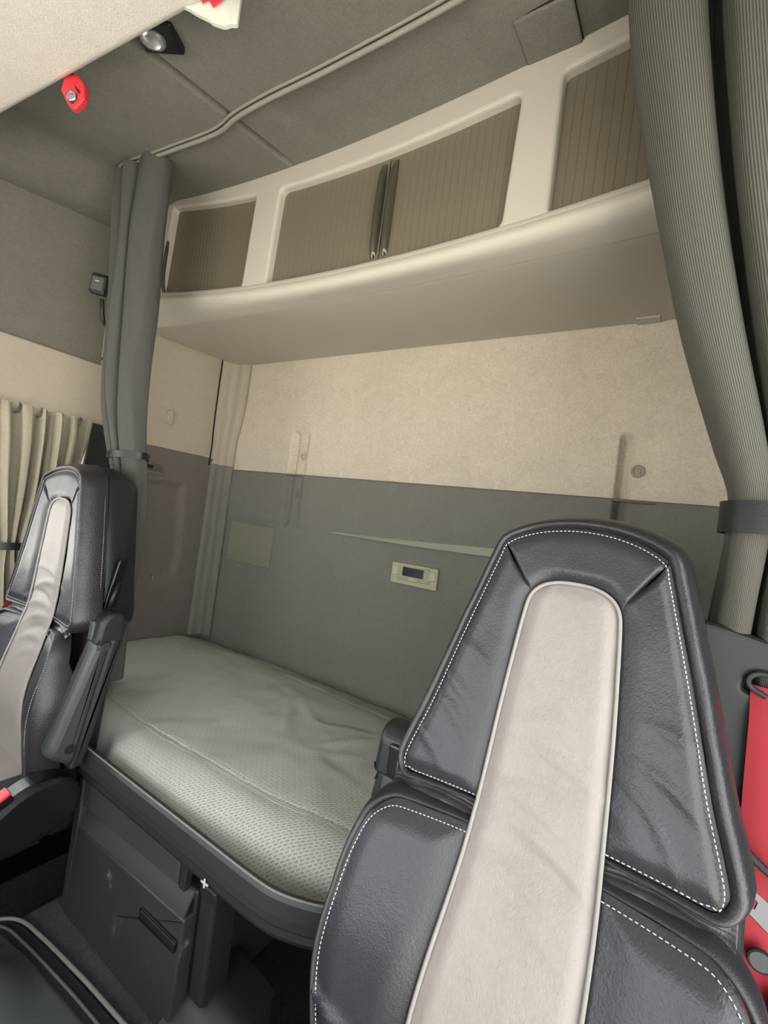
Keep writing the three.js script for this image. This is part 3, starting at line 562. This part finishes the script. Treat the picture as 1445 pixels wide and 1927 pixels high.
  for (const sd of [-1, 1]) {
    const lo = [], r = 0.035, wS = sd > 0 ? o.lowR : o.lowL;
    const at = (u, ub) => { const y = 0.978 - r * (1 - Math.sqrt(Math.max(0, 1 - ub * ub))); return [lerp(cs(y) + 0.003, hwL(y), u), y + 0.0015]; };
    for (let i = 0; i <= 8; i++) { const [a, b] = at(0.75 * i / 8, 0); lo.push([a, b, lerp(0.006, 0.012, i / 8)]); }
    for (let i = 1; i <= 10; i++) { const ub = Math.sin(i / 10 * Math.PI / 2), [a, b] = at(0.75 + 0.25 * ub, ub); lo.push([a, b, lerp(0.012, 0.013, i / 10)]); }
    for (let i = 1; i <= 40; i++) { const y = lerp(0.978 - r, 0.58, i / 40); lo.push([hwL(y), y, lerp(0.013, wS, sm(0, 0.3, i / 40))]); }
    roll(sd > 0 ? lo : lo.map((p) => [-p[0], p[1], p[2]]).reverse(), 0.055, 'lower_bolster');
  }
  // piping along the strip and pale stitching along the panels
  const pp = []; for (let i = 0; i <= 60; i++) { const y = lerp(0.59, sTop - 0.045, i / 60); pp.push([-cAt(y) - 0.001, y]); }
  for (let i = -15; i <= 15; i++) { const a = i / 15 * Math.PI / 2, y = sTop - 0.042 + 0.042 * Math.pow(Math.max(0, Math.cos(a)), 2 / 3) + 0.001; pp.push([Math.sign(a) * (cs(y) + 0.001) * Math.pow(Math.abs(Math.sin(a)), 2 / 2.6), y]); }
  for (let i = 60; i >= 0; i--) { const y = lerp(0.59, sTop - 0.045, i / 60); pp.push([cAt(y) + 0.001, y]); }
  mesh('piping', tube(pp.map(([s, y]) => P(s, y, 0.0045)), 0.0026, 260, 7), M.piping, ins);
  const dash = [];
  const stitch = (pts, step = 0.0054, n0 = 0.004) => {
    const c = new THREE.CatmullRomCurve3(pts.map((p) => V(...P(p[0], p[1], n0)))), L = c.getLength(), n = Math.floor(L / step);
    const q = c.getSpacedPoints(n * 2);
    for (let i = 0; i < n; i++) { const a = q[2 * i], b = q[2 * i + 1], m = a.clone().add(b).multiplyScalar(0.5), g = new THREE.BoxGeometry(0.0009, 0.0008, a.distanceTo(b) * 1.15); g.applyQuaternion(new THREE.Quaternion().setFromUnitVectors(V(0, 0, 1), b.clone().sub(a).normalize())); g.translate(m.x, m.y, m.z); dash.push(g); }
  };
  const shrink = (pts, e) => pts.map(([s, y]) => [s * (1 - e / 0.16), y]);
  const upLine = up.filter((p, i) => i % 2 === 0 || i === up.length - 1).map(([s, y]) => { const d = 0.0045; const cxs = s === 0 ? 0 : s - Math.sign(s) * d; return [Math.abs(s) < cs(1.0) + 0.02 && y < 1.02 ? s : (y > 1.35 ? s * 0.97 : cxs), y > 1.34 ? y - d : (y < 1.01 ? y + d + 0.001 : y)]; });
  stitch(upLine);
  for (const sd of [-1, 1]) { const l = [];
    for (let i = 0; i <= 8; i++) { const u = 0.72 * i / 8; l.push([sd * lerp(cs(0.97) + 0.004, hwL(0.97), u), 0.972]); }
    for (let i = 1; i <= 6; i++) { const ub = Math.sin(i / 6 * Math.PI / 2), y = 0.972 - 0.033 * (1 - Math.sqrt(Math.max(0, 1 - ub * ub))); l.push([sd * (lerp(cs(y) + 0.003, hwL(y), 0.74 + 0.26 * ub) - 0.005 * ub), y]); }
    for (let i = 1; i <= 30; i++) { const y = lerp(0.936, 0.59, i / 30); l.push([sd * (hwL(y) - 0.005), y]); } stitch(l); }
  for (const sd of [-1, 1]) { const w = sd > 0 ? o.ringR : o.ringL, l = []; for (let i = 0; i <= 30; i++) { const y = lerp(1.05, 1.32, i / 30); l.push([sd * (hwU(y) + w + 0.0004), y]); } stitch(l, 0.0054, -0.043); }
  mesh('stitching', dash, M.thread, t);
  for (const sd of [-1, 1]) { const w = sd > 0 ? o.ringR : o.ringL, x1 = hwU(1.0) + w - 0.006, x0 = x1 - 0.06; const g = box(sd > 0 ? x0 : -x1, sd > 0 ? x1 : -x0, 0.90, 1.04, -0.04, 0.0, 0.012); const p = g.attributes.position; for (let i = 0; i < p.count; i++) p.setZ(i, zref(p.getY(i)) - 0.028 + p.getZ(i)); g.computeVertexNormals(); mesh('side_gusset', g, M.leatherBrown, t); }
  // moulded back shell
  const outline = up.slice(11, up.length - 11).map((p) => [p[0], p[1]]);
  const ringAt = (grow, n) => outline.map(([s, y]) => { const cx = 0, cy = 1.15; const L = Math.hypot(s - cx, y - cy); return [s + (s - cx) / L * grow, y + (y - cy) / L * grow, n]; });
  const rings = [ringAt(0.018, -0.045), ringAt(0.022, -0.06), ringAt(0.018, -0.095), ringAt(0.004, -0.122), ringAt(-0.03, -0.138), ringAt(-0.08, -0.142)];
  const low = (n) => [];
  mesh('back_shell', sheet(outline.length - 1, rings.length, (u, v) => {
    const i = Math.round(u * (outline.length - 1)), j = Math.round(v * rings.length);
    const p = j < rings.length ? rings[j][i] : [0, clamp(rings[5][i][1], 1.03, 1.3), -0.144];
    return [p[0], p[1], zref(p[1]) + p[2] * o.depth, u, v * 0.15];
  }), M.blackPlastic, t);
  mesh('lower_shell', (() => { const g = prism(roundPoly([[-0.20 * o.wL, 0.50], [0.20 * o.wL, 0.50], [0.205 * o.wL, 0.9], [0.195 * o.wU, 1.045], [-0.195 * o.wU, 1.045], [-0.205 * o.wL, 0.9]], 0.03), 0.075, 0.012); const p = g.attributes.position; for (let i = 0; i < p.count; i++) p.setZ(i, zref(p.getY(i)) - 0.105 + p.getZ(i)); g.computeVertexNormals(); return boxUV(g); })(), M.blackPlastic, t);
  // cushion and pedestal
  const cz = zref(0.6), cy = o.cushionY;
  mesh('seat_cushion', sheet(30, 40, (u, v) => { const s = lerp(-0.178, 0.178, u), z = cz + lerp(0.0, 0.46, v), e = Math.min(0.178 - Math.abs(s), 0.46 - (z - cz)); return [s, cy - 0.03 + 0.03 * sm(0, 0.05, e) + 0.018 * Math.pow(Math.abs(s) / 0.235, 2), z, s, z]; }, [0, -0.11, 0]), M.leatherBlack, t);
  mesh('cushion_strip', sheet(14, 30, (u, v) => { const s = lerp(-0.1, 0.1, u), z = cz + lerp(0.0, 0.42, v), e = Math.min(0.1 - Math.abs(s), 0.42 - (z - cz)); return [s, cy + 0.002 + 0.006 * sm(0, 0.02, e) + 0.018 * Math.pow(Math.abs(s) / 0.235, 2), z, s, z]; }, [0, -0.02, 0]), M.leatherLight, t);
  mesh('pedestal', [box(-0.10, 0.10, 0.0, 0.1, cz + 0.02, cz + 0.42, 0.02), box(-0.09, 0.09, 0.08, cy - 0.12, cz + 0.04, cz + 0.40, 0.03)], M.blackPlastic, t);
  // folded-up armrest on the side towards the middle of the cab; shade put into the near one's colour
  { const m = o.inner, x0 = 0.192 + o.armX, x1 = 0.243 + o.armX; const a = new THREE.Group(); a.name = 'armrest'; t.add(a);
    const dz = o.armZ, put = (g) => { g.applyMatrix4(new THREE.Matrix4().makeTranslation(0, 0, dz)); if (m < 0) { g.scale(-1, 1, 1); const ix = g.index; if (ix) { for (let i = 0; i < ix.count; i += 3) { const q = ix.getX(i); ix.setX(i, ix.getX(i + 1)); ix.setX(i + 1, q); } } } g.computeVertexNormals(); return g; };
    mesh('arm_body', put(prismX(roundPoly([[0.705, 0.785], [0.745, 0.845], [0.985, 0.775], [0.985, 0.735]], [0.02, 0.02, 0.004, 0.004]), x0, x1, 0.018)), o.armShaded ? M.blackPlastic : M.flapPlastic, a);  // near armrest gets a darker copy, shade put into the colour
    mesh('arm_back', put(prismX(roundPoly([[0.70, 0.762], [0.70, 0.789], [0.99, 0.737], [1.03, 0.722], [1.03, 0.70]], [0.01, 0.003, 0.003, 0.01, 0.012]), x0 + 0.006, x1 - 0.004, 0.008)), M.darkPlastic, a);
    mesh('pivot_cap', put(prismX(roundPoly([[0.985, 0.712], [0.982, 0.776], [1.035, 0.768], [1.052, 0.75], [1.048, 0.714]], [0.004, 0.004, 0.02, 0.014, 0.02]), x0 - 0.002, x1 + 0.003, 0.010)), o.armShaded ? M.blackPlastic : M.darkPlastic, a);
    mesh('adjuster_slot', put(box(x0 + 0.012, x0 + 0.03, 0.985, 1.03, 0.768, 0.776, 0.003)), o.armShaded ? M.steel : M.midPlastic, a);
    const h = new THREE.CylinderGeometry(0.0105, 0.0105, 0.004, 20); h.rotateZ(Math.PI / 2); h.translate(x1, 0.752, 0.798); mesh('screw_hole', put(h), M.black, a);
  }
  if (o.handle) { mesh('slot_frame', prismX(roundPoly([[1.05, 0.715], [1.05, 0.745], [1.17, 0.722], [1.17, 0.70]], 0.006), o.inner * 0.19 - 0.006, o.inner * 0.19 + 0.006, 0.003).translate(0, 0, o.armZ), M.glossBlack, t);
    mesh('recline_loop', tube([[o.inner * 0.205, 1.045, 0.735], [o.inner * 0.222, 1.075, 0.742], [o.inner * 0.222, 1.10, 0.735], [o.inner * 0.205, 1.115, 0.72]].map((p) => [p[0], p[1], p[2] + o.armZ]), 0.0045, 24, 8), M.blackPlastic, t); }
  return t;
}
const strip = [[0.0, 1.12, 0.1, 0.06, 0.006, 0.0012], [0.01, 1.085, -0.2, 0.06, 0.006, 0.0022], [-0.01, 1.055, 0.05, 0.06, 0.005, -0.002], [-0.02, 1.03, -0.2, 0.06, 0.006, 0.0018], [0.0, 1.0, -0.28, 0.06, 0.006, 0.0022], [0.02, 0.975, -0.2, 0.06, 0.006, -0.0022], [0.0, 0.95, -0.25, 0.06, 0.006, 0.002], [0.02, 0.92, -0.3, 0.05, 0.007, 0.0016]];
makeSeat({ cx: 0.575, z0: 0.80, k: 0.25, wU: 1, wL: 1.0, seed: 2, depth: 1, armShaded: true, roll: 0.062, armX: -0.012, ringL: 0.015, ringR: 0.025, lowL: 0.009, lowR: 0.016, drift: 0.011, inner: -1, armZ: -0.04, cushionY: 0.585, handle: false,
  label: 'large dark leather seat close by, pale grey centre strip, red belt beside it',
  creases: [...strip.map(([a, b, c, d, e, h]) => [a, b, c, d, e * 1.2, h * 1.3]), [-0.16, 1.06, -0.6, 0.05, 0.007, 0.003], [-0.13, 1.10, -0.7, 0.04, 0.006, 0.0025], [-0.14, 1.14, -0.6, 0.04, 0.006, 0.0025], [-0.11, 1.18, -0.6, 0.03, 0.006, 0.002], [0.13, 1.1, -0.5, 0.04, 0.006, 0.002], [0.12, 1.06, -0.9, 0.04, 0.006, 0.0028], [0.14, 1.15, -0.3, 0.04, 0.006, 0.002], [-0.185, 0.752, -0.3, 0.06, 0.008, 0.008], [-0.2, 0.735, -0.5, 0.03, 0.006, -0.004], [-0.19, 0.73, -1.2, 0.03, 0.006, 0.002]] });
makeSeat({ cx: -0.642, z0: 0.80, k: 0.035, wU: 1, wL: 0.84, seed: 9, depth: 1.0, roll: 0.04, armX: 0, ringL: 0.014, ringR: 0.024, lowL: 0.01, lowR: 0.036, drift: 0, inner: 1, armZ: 0.0, cushionY: 0.645, handle: true,
  label: 'dark leather seat by the pleated window curtain, armrest folded up against the mattress', creases: strip.map(([a, b, c, d, e, h]) => [a, b, -c, d, e * 1.2, h * 2.2]) });

// ---------------------------------------------------------------- seat belts, pillar trim at the right
{ const t = structGroup('trim_1');
  const hole = roundPoly([[0.772, 1.196], [0.90, 1.196], [0.90, 1.214], [0.80, 1.222], [0.778, 1.219]], 0.008);
  const g = prism(roundPoly([[0.70, 0.30], [1.05, 0.30], [1.05, 1.215], [0.73, 1.275], [0.70, 1.27]], [0.01, 0.01, 0.01, 0.02, 0.01]), 0.03, 0.008, [hole]); g.translate(0, 0, 0.55); mesh('pillar_trim', boxUV(g), M.pillarPlastic, t);
  mesh('guide_back', box(0.76, 1.04, 1.14, 1.24, 0.53, 0.548, 0.004), M.black, t);
  mesh('guide_ring', tube([[0.795, 1.196, 0.583], [0.778, 1.205, 0.584], [0.776, 1.213, 0.584], [0.783, 1.221, 0.583], [0.80, 1.222, 0.582], [0.84, 1.216, 0.582], [0.9, 1.212, 0.582]], 0.0035, 30, 8), M.darkPlastic, t); }
{ const t = thing('seat_belt', 'red seat belt hanging down the door pillar beside the near seat', 'seat belt');
  mesh('webbing', sheet(6, 60, (u, v) => { const y = lerp(1.206, 0.45, v), w = 0.047, x0 = 0.780 + 0.012 * sm(1.2, 0.7, y) - 0.01 * sm(0.95, 0.85, y), x = x0 + w * u; return [x, y, 0.576 + 0.014 * sm(1.206, 1.16, y) + 0.01 * sm(1.02, 0.95, y) * (1 - u) + 0.004 * Math.sin(u * 3.1), x, y]; }, [0, 0, 0.0014]), M.redWeb, t);
  const tg = mesh('tongue', (() => { const g = prism(roundPoly([[0, 0], [0.05, -0.004], [0.05, -0.03], [0.004, -0.022]], 0.004), 0.003, 0.0008, [roundPoly([[0.014, -0.007], [0.032, -0.009], [0.032, -0.02], [0.016, -0.018]], 0.003)]); return boxUV(g); })(), M.steel, t); tg.position.set(0.772, 1.006, 0.640); tg.rotation.set(-0.5, 0.25, -0.35);
  mesh('keeper', tube([[0.77, 1.035, 0.612], [0.80, 1.012, 0.614], [0.84, 0.99, 0.612]], 0.005, 16, 8), M.blackPlastic, t);
  const b = new THREE.CylinderGeometry(0.0105, 0.0115, 0.004, 24); b.rotateX(Math.PI / 2); b.translate(0.812, 0.905, 0.611); mesh('stop_button', b, M.midPlastic, t);
  const c = new THREE.TorusGeometry(0.0115, 0.002, 8, 24); c.translate(0.812, 0.905, 0.611); mesh('button_rim', c, M.black, t);
  mesh('cover_strip', box(0.825, 0.86, 0.5, 0.875, 0.60, 0.625, 0.005), M.beigePlastic, t); }
{ const t = thing('seat_belt', 'red seat belt showing past the outer edge of the far seat', 'seat belt');
  mesh('webbing', sheet(6, 30, (u, v) => { const y = lerp(1.13, 0.5, v), z = 0.70 + 0.047 * u + 0.12 * sm(1.1, 0.7, y); return [-0.945 + 0.03 * sm(1.1, 0.9, y), y, z, z, y]; }, [0.0014, 0, 0]), M.redWeb, t);
  mesh('clip', box(-0.945, -0.925, 1.036, 1.046, 0.72, 0.76, 0.002), M.thread, t); }
{ const t = thing('seat_buckle', 'dark seat side shield with a red buckle button beside the far seat', 'buckle');
  mesh('side_shield', prismX(roundPoly([[0.60, 0.76], [0.655, 0.755], [0.69, 0.79], [0.700, 0.84], [0.688, 0.885], [0.655, 0.93], [0.60, 0.99], [0.56, 0.96], [0.556, 0.86], [0.575, 0.80]], 0.025), -0.46, -0.395, 0.014), M.glossBlack, t);
  mesh('buckle_body', (() => { const g = box(-0.018, 0.018, -0.012, 0.012, -0.035, 0.035, 0.006); g.rotateX(0.5); g.translate(-0.415, 0.672, 0.925); return g; })(), M.glossBlack, t);
  mesh('release_button', (() => { const g = box(-0.016, 0.012, -0.004, 0.004, -0.03, 0.03, 0.003); g.rotateX(0.5); g.translate(-0.408, 0.685, 0.925); return g; })(), M.redPlastic, t); }

// ---------------------------------------------------------------- front overhead console and what hangs there
{ const t = structGroup('trim_2');
  mesh('console_underside', sheet(60, 30, (u, v) => { const x = lerp(-1.04, 0.55, u), zr = 0.975 - 0.105 * (x + 0.68); const r = 0.03; let y, z; if (v < 0.3) { const a = v / 0.3 * Math.PI / 2; z = zr + r - r * Math.cos(Math.PI / 2 - a) * 0 - r * Math.sin(Math.PI / 2 - a); y = 2.155 + 0.03 - r * (1 - Math.cos(Math.PI / 2 - a)) * -1 - r * 2 * 0.5 * Math.sin(a); } else { const s = (v - 0.3) / 0.7; z = zr + r + s * 0.7; y = 2.155 - 0.2 * s; } return [x, y, z, x, z]; }, [0, 0.03, 0]), M.cream, t); }
{ const t = thing('dome_lamp', 'small clear dome lamp in a black holder on the ceiling', 'lamp', [-0.228, ceilY(-0.228, 0.902) - 0.006, 0.902]);
  t.rotation.y = 0.5;
  mesh('holder', box(-0.045, 0.035, -0.004, 0.012, -0.028, 0.028, 0.005), M.glossBlack, t);
  mesh('lens', new THREE.SphereGeometry(0.02, 20, 12, 0, Math.PI * 2, Math.PI / 2, Math.PI / 2).scale(1.3, 0.6, 1).translate(-0.015, -0.003, 0), M.glass, t);
  mesh('reflector', new THREE.CylinderGeometry(0.017, 0.012, 0.003, 20).scale(1.2, 1, 1).translate(-0.015, -0.0045, 0), M.chrome, t); }
{ const t = thing('red_pull_tag', 'red plastic tag on a short black strap below the cream console', 'tag', [-0.444, 2.142, 0.948]);
  const g = prism(roundPoly([[-0.022, 0.03], [0.004, 0.034], [0.022, 0.012], [0.026, -0.016], [0.01, -0.04], [-0.004, -0.036], [-0.026, -0.004]], 0.002), 0.014, 0.003, [roundPoly([[0.004, 0.004], [0.016, -0.006], [0.018, -0.012], [0.012, -0.01]], 0.002)]); g.translate(0, 0, -0.007);
  t.rotation.y = 0.55;
  mesh('tag_body', boxUV(g), M.redPlastic, t);
  const rc = prism(roundPoly([[-0.013, -0.012], [-0.004, -0.001], [0.010, -0.008], [0.012, -0.020], [0.004, -0.031], [-0.004, -0.028]], 0.003), 0.0016, 0.0004); rc.translate(0, 0, 0.0062); mesh('recess', boxUV(rc), M.shadedRed, t);  // thin dark plate: the shade of a recess put into its colour
  const sl = prism(roundPoly([[0.001, 0.010], [0.013, 0.000], [0.017, -0.007], [0.013, -0.008], [0.006, 0.000]], 0.001), 0.0016, 0.0004); sl.translate(0, 0, 0.0062); mesh('slit', boxUV(sl), M.shadedRed, t);  // another dark plate, shade inside the slit put into its colour
  const e = new THREE.LatheGeometry([[0, 0.003], [0.004, 0.003], [0.0045, 0.001], [0.008, 0.001], [0.0095, 0.004], [0.011, 0]].map((p) => new THREE.Vector2(...p)), 20); e.rotateX(Math.PI / 2); e.translate(-0.001, -0.015, 0.0072); mesh('eyelet', e, M.chrome, t);
  mesh('strap', tube([[-0.012, 0.03, 0], [-0.018, 0.045, 0.004], [-0.02, 0.05, 0.010], [-0.02, 0.056, 0.02]], 0.005, 12, 8), M.black, t); }
{ const t = thing('white_pouch', 'white pouch with red print hanging below the ceiling beside the dome lamp', 'pouch', [-0.045, 2.155, 0.905]);
  t.rotation.y = 0.55;
  const g = sheet(20, 16, (u, v) => { const x = lerp(-0.06, 0.035, u), yb2 = -0.025 + 0.03 * Math.pow(Math.abs(u - 0.72) / 0.72, 1.2), y = lerp(yb2, 0.09, v); return [x, y, 0.010 * Math.sin(Math.PI * u) * Math.sin(Math.PI * clamp(v * 0.9 + 0.1)) + 0.002 * noise(x * 90, y * 90), x, y]; }, [0, 0, -0.006]);
  mesh('pouch_body', g, plasticMat('#c4c7ba', 0.5), t);
  const p = prism([[-0.035, 0.04], [-0.02, 0.004], [-0.012, 0.012], [-0.008, 0.008], [-0.002, 0.0], [0.006, 0.008], [0.014, 0.016], [0.02, 0.04]], 0.002, 0.0004); p.translate(0, -0.006, 0.0112); mesh('red_print', boxUV(p), M.redPlastic, t); }
// gooseneck reading lamp on the left wall
{ const t = thing('reading_lamp', 'small black reading lamp on a bent stalk beside the far curtain', 'lamp');
  const h = box(-0.026, 0.026, -0.032, 0.032, -0.012, 0.012, 0.009, 3); const m = mesh('lamp_head', h, M.blackPlastic, t); m.position.set(-0.90, 1.965, 0.662); m.rotation.set(0.1, 0.6, -0.18);
  const l = mesh('lens', box(-0.019, 0.019, -0.022, 0.02, 0.0105, 0.0145, 0.004), M.midPlastic, m); const l2 = mesh('switch', box(-0.008, 0.008, 0.004, 0.009, 0.0135, 0.017, 0.0015), M.chrome, m);
  mesh('stalk', tube([[-0.881, 1.918, 0.658], [-0.880, 1.89, 0.654], [-0.885, 1.86, 0.645], [-0.87, 1.83, 0.63], [-0.86, 1.80, 0.60], [-0.9, 1.79, 0.57], [-1.04, 1.78, 0.56]], 0.0065, 40, 8), M.blackPlastic, t); }
// control panel on the rear wall
{ const t = thing('control_panel', 'cream bunk control panel with a small dark display on the rear wall', 'control panel');
  mesh('bezel', box(-0.102, 0.07, 1.148, 1.218, -0.008, 0.006, 0.004), plasticMat('#a5a28a', 0.55), t);
  mesh('inner_frame', box(-0.078, 0.045, 1.163, 1.211, 0.0, 0.009, 0.003), plasticMat('#9a977f', 0.55), t);
  mesh('display', box(-0.057, 0.022, 1.178, 1.207, 0.004, 0.0102, 0.002), M.glossBlack, t);
  for (const x of [-0.086, 0.052]) mesh('button', box(x - 0.012, x + 0.012, 1.176, 1.206, 0.002, 0.0095, 0.003), plasticMat('#aeab93', 0.5), t);
  mesh('button', box(-0.03, 0.0, 1.165, 1.174, 0.004, 0.0105, 0.002), plasticMat('#aeab93', 0.5), t); }
{ const t = thing('switch_plate', 'small chrome edged switch plate on the dark side panel', 'switch');
  mesh('plate', prismX(roundPoly([[1.415, 0.29], [1.452, 0.295], [1.452, 0.40], [1.42, 0.40]], 0.004), -1.052, -1.042, 0.002), M.midPlastic, t);
  mesh('chrome_edge', prismX([[1.414, 0.29], [1.419, 0.289], [1.424, 0.36], [1.42, 0.365]], -1.046, -1.038, 0.001), M.chrome, t);
  mesh('rocker', prismX(roundPoly([[1.432, 0.33], [1.447, 0.33], [1.447, 0.385], [1.434, 0.385]], 0.003), -1.046, -1.037, 0.002), M.black, t); }
{ const m = tag(mesh('small_hook', [box(-1.070, -1.045, 1.008, 1.012, 0.262, 0.266, 0.001), box(-1.050, -1.044, 0.990, 1.012, 0.262, 0.266, 0.001)], M.chrome), 'tiny bright hook low in the recess of the side panel', 'hook'); }

renderer.render(scene, camera);
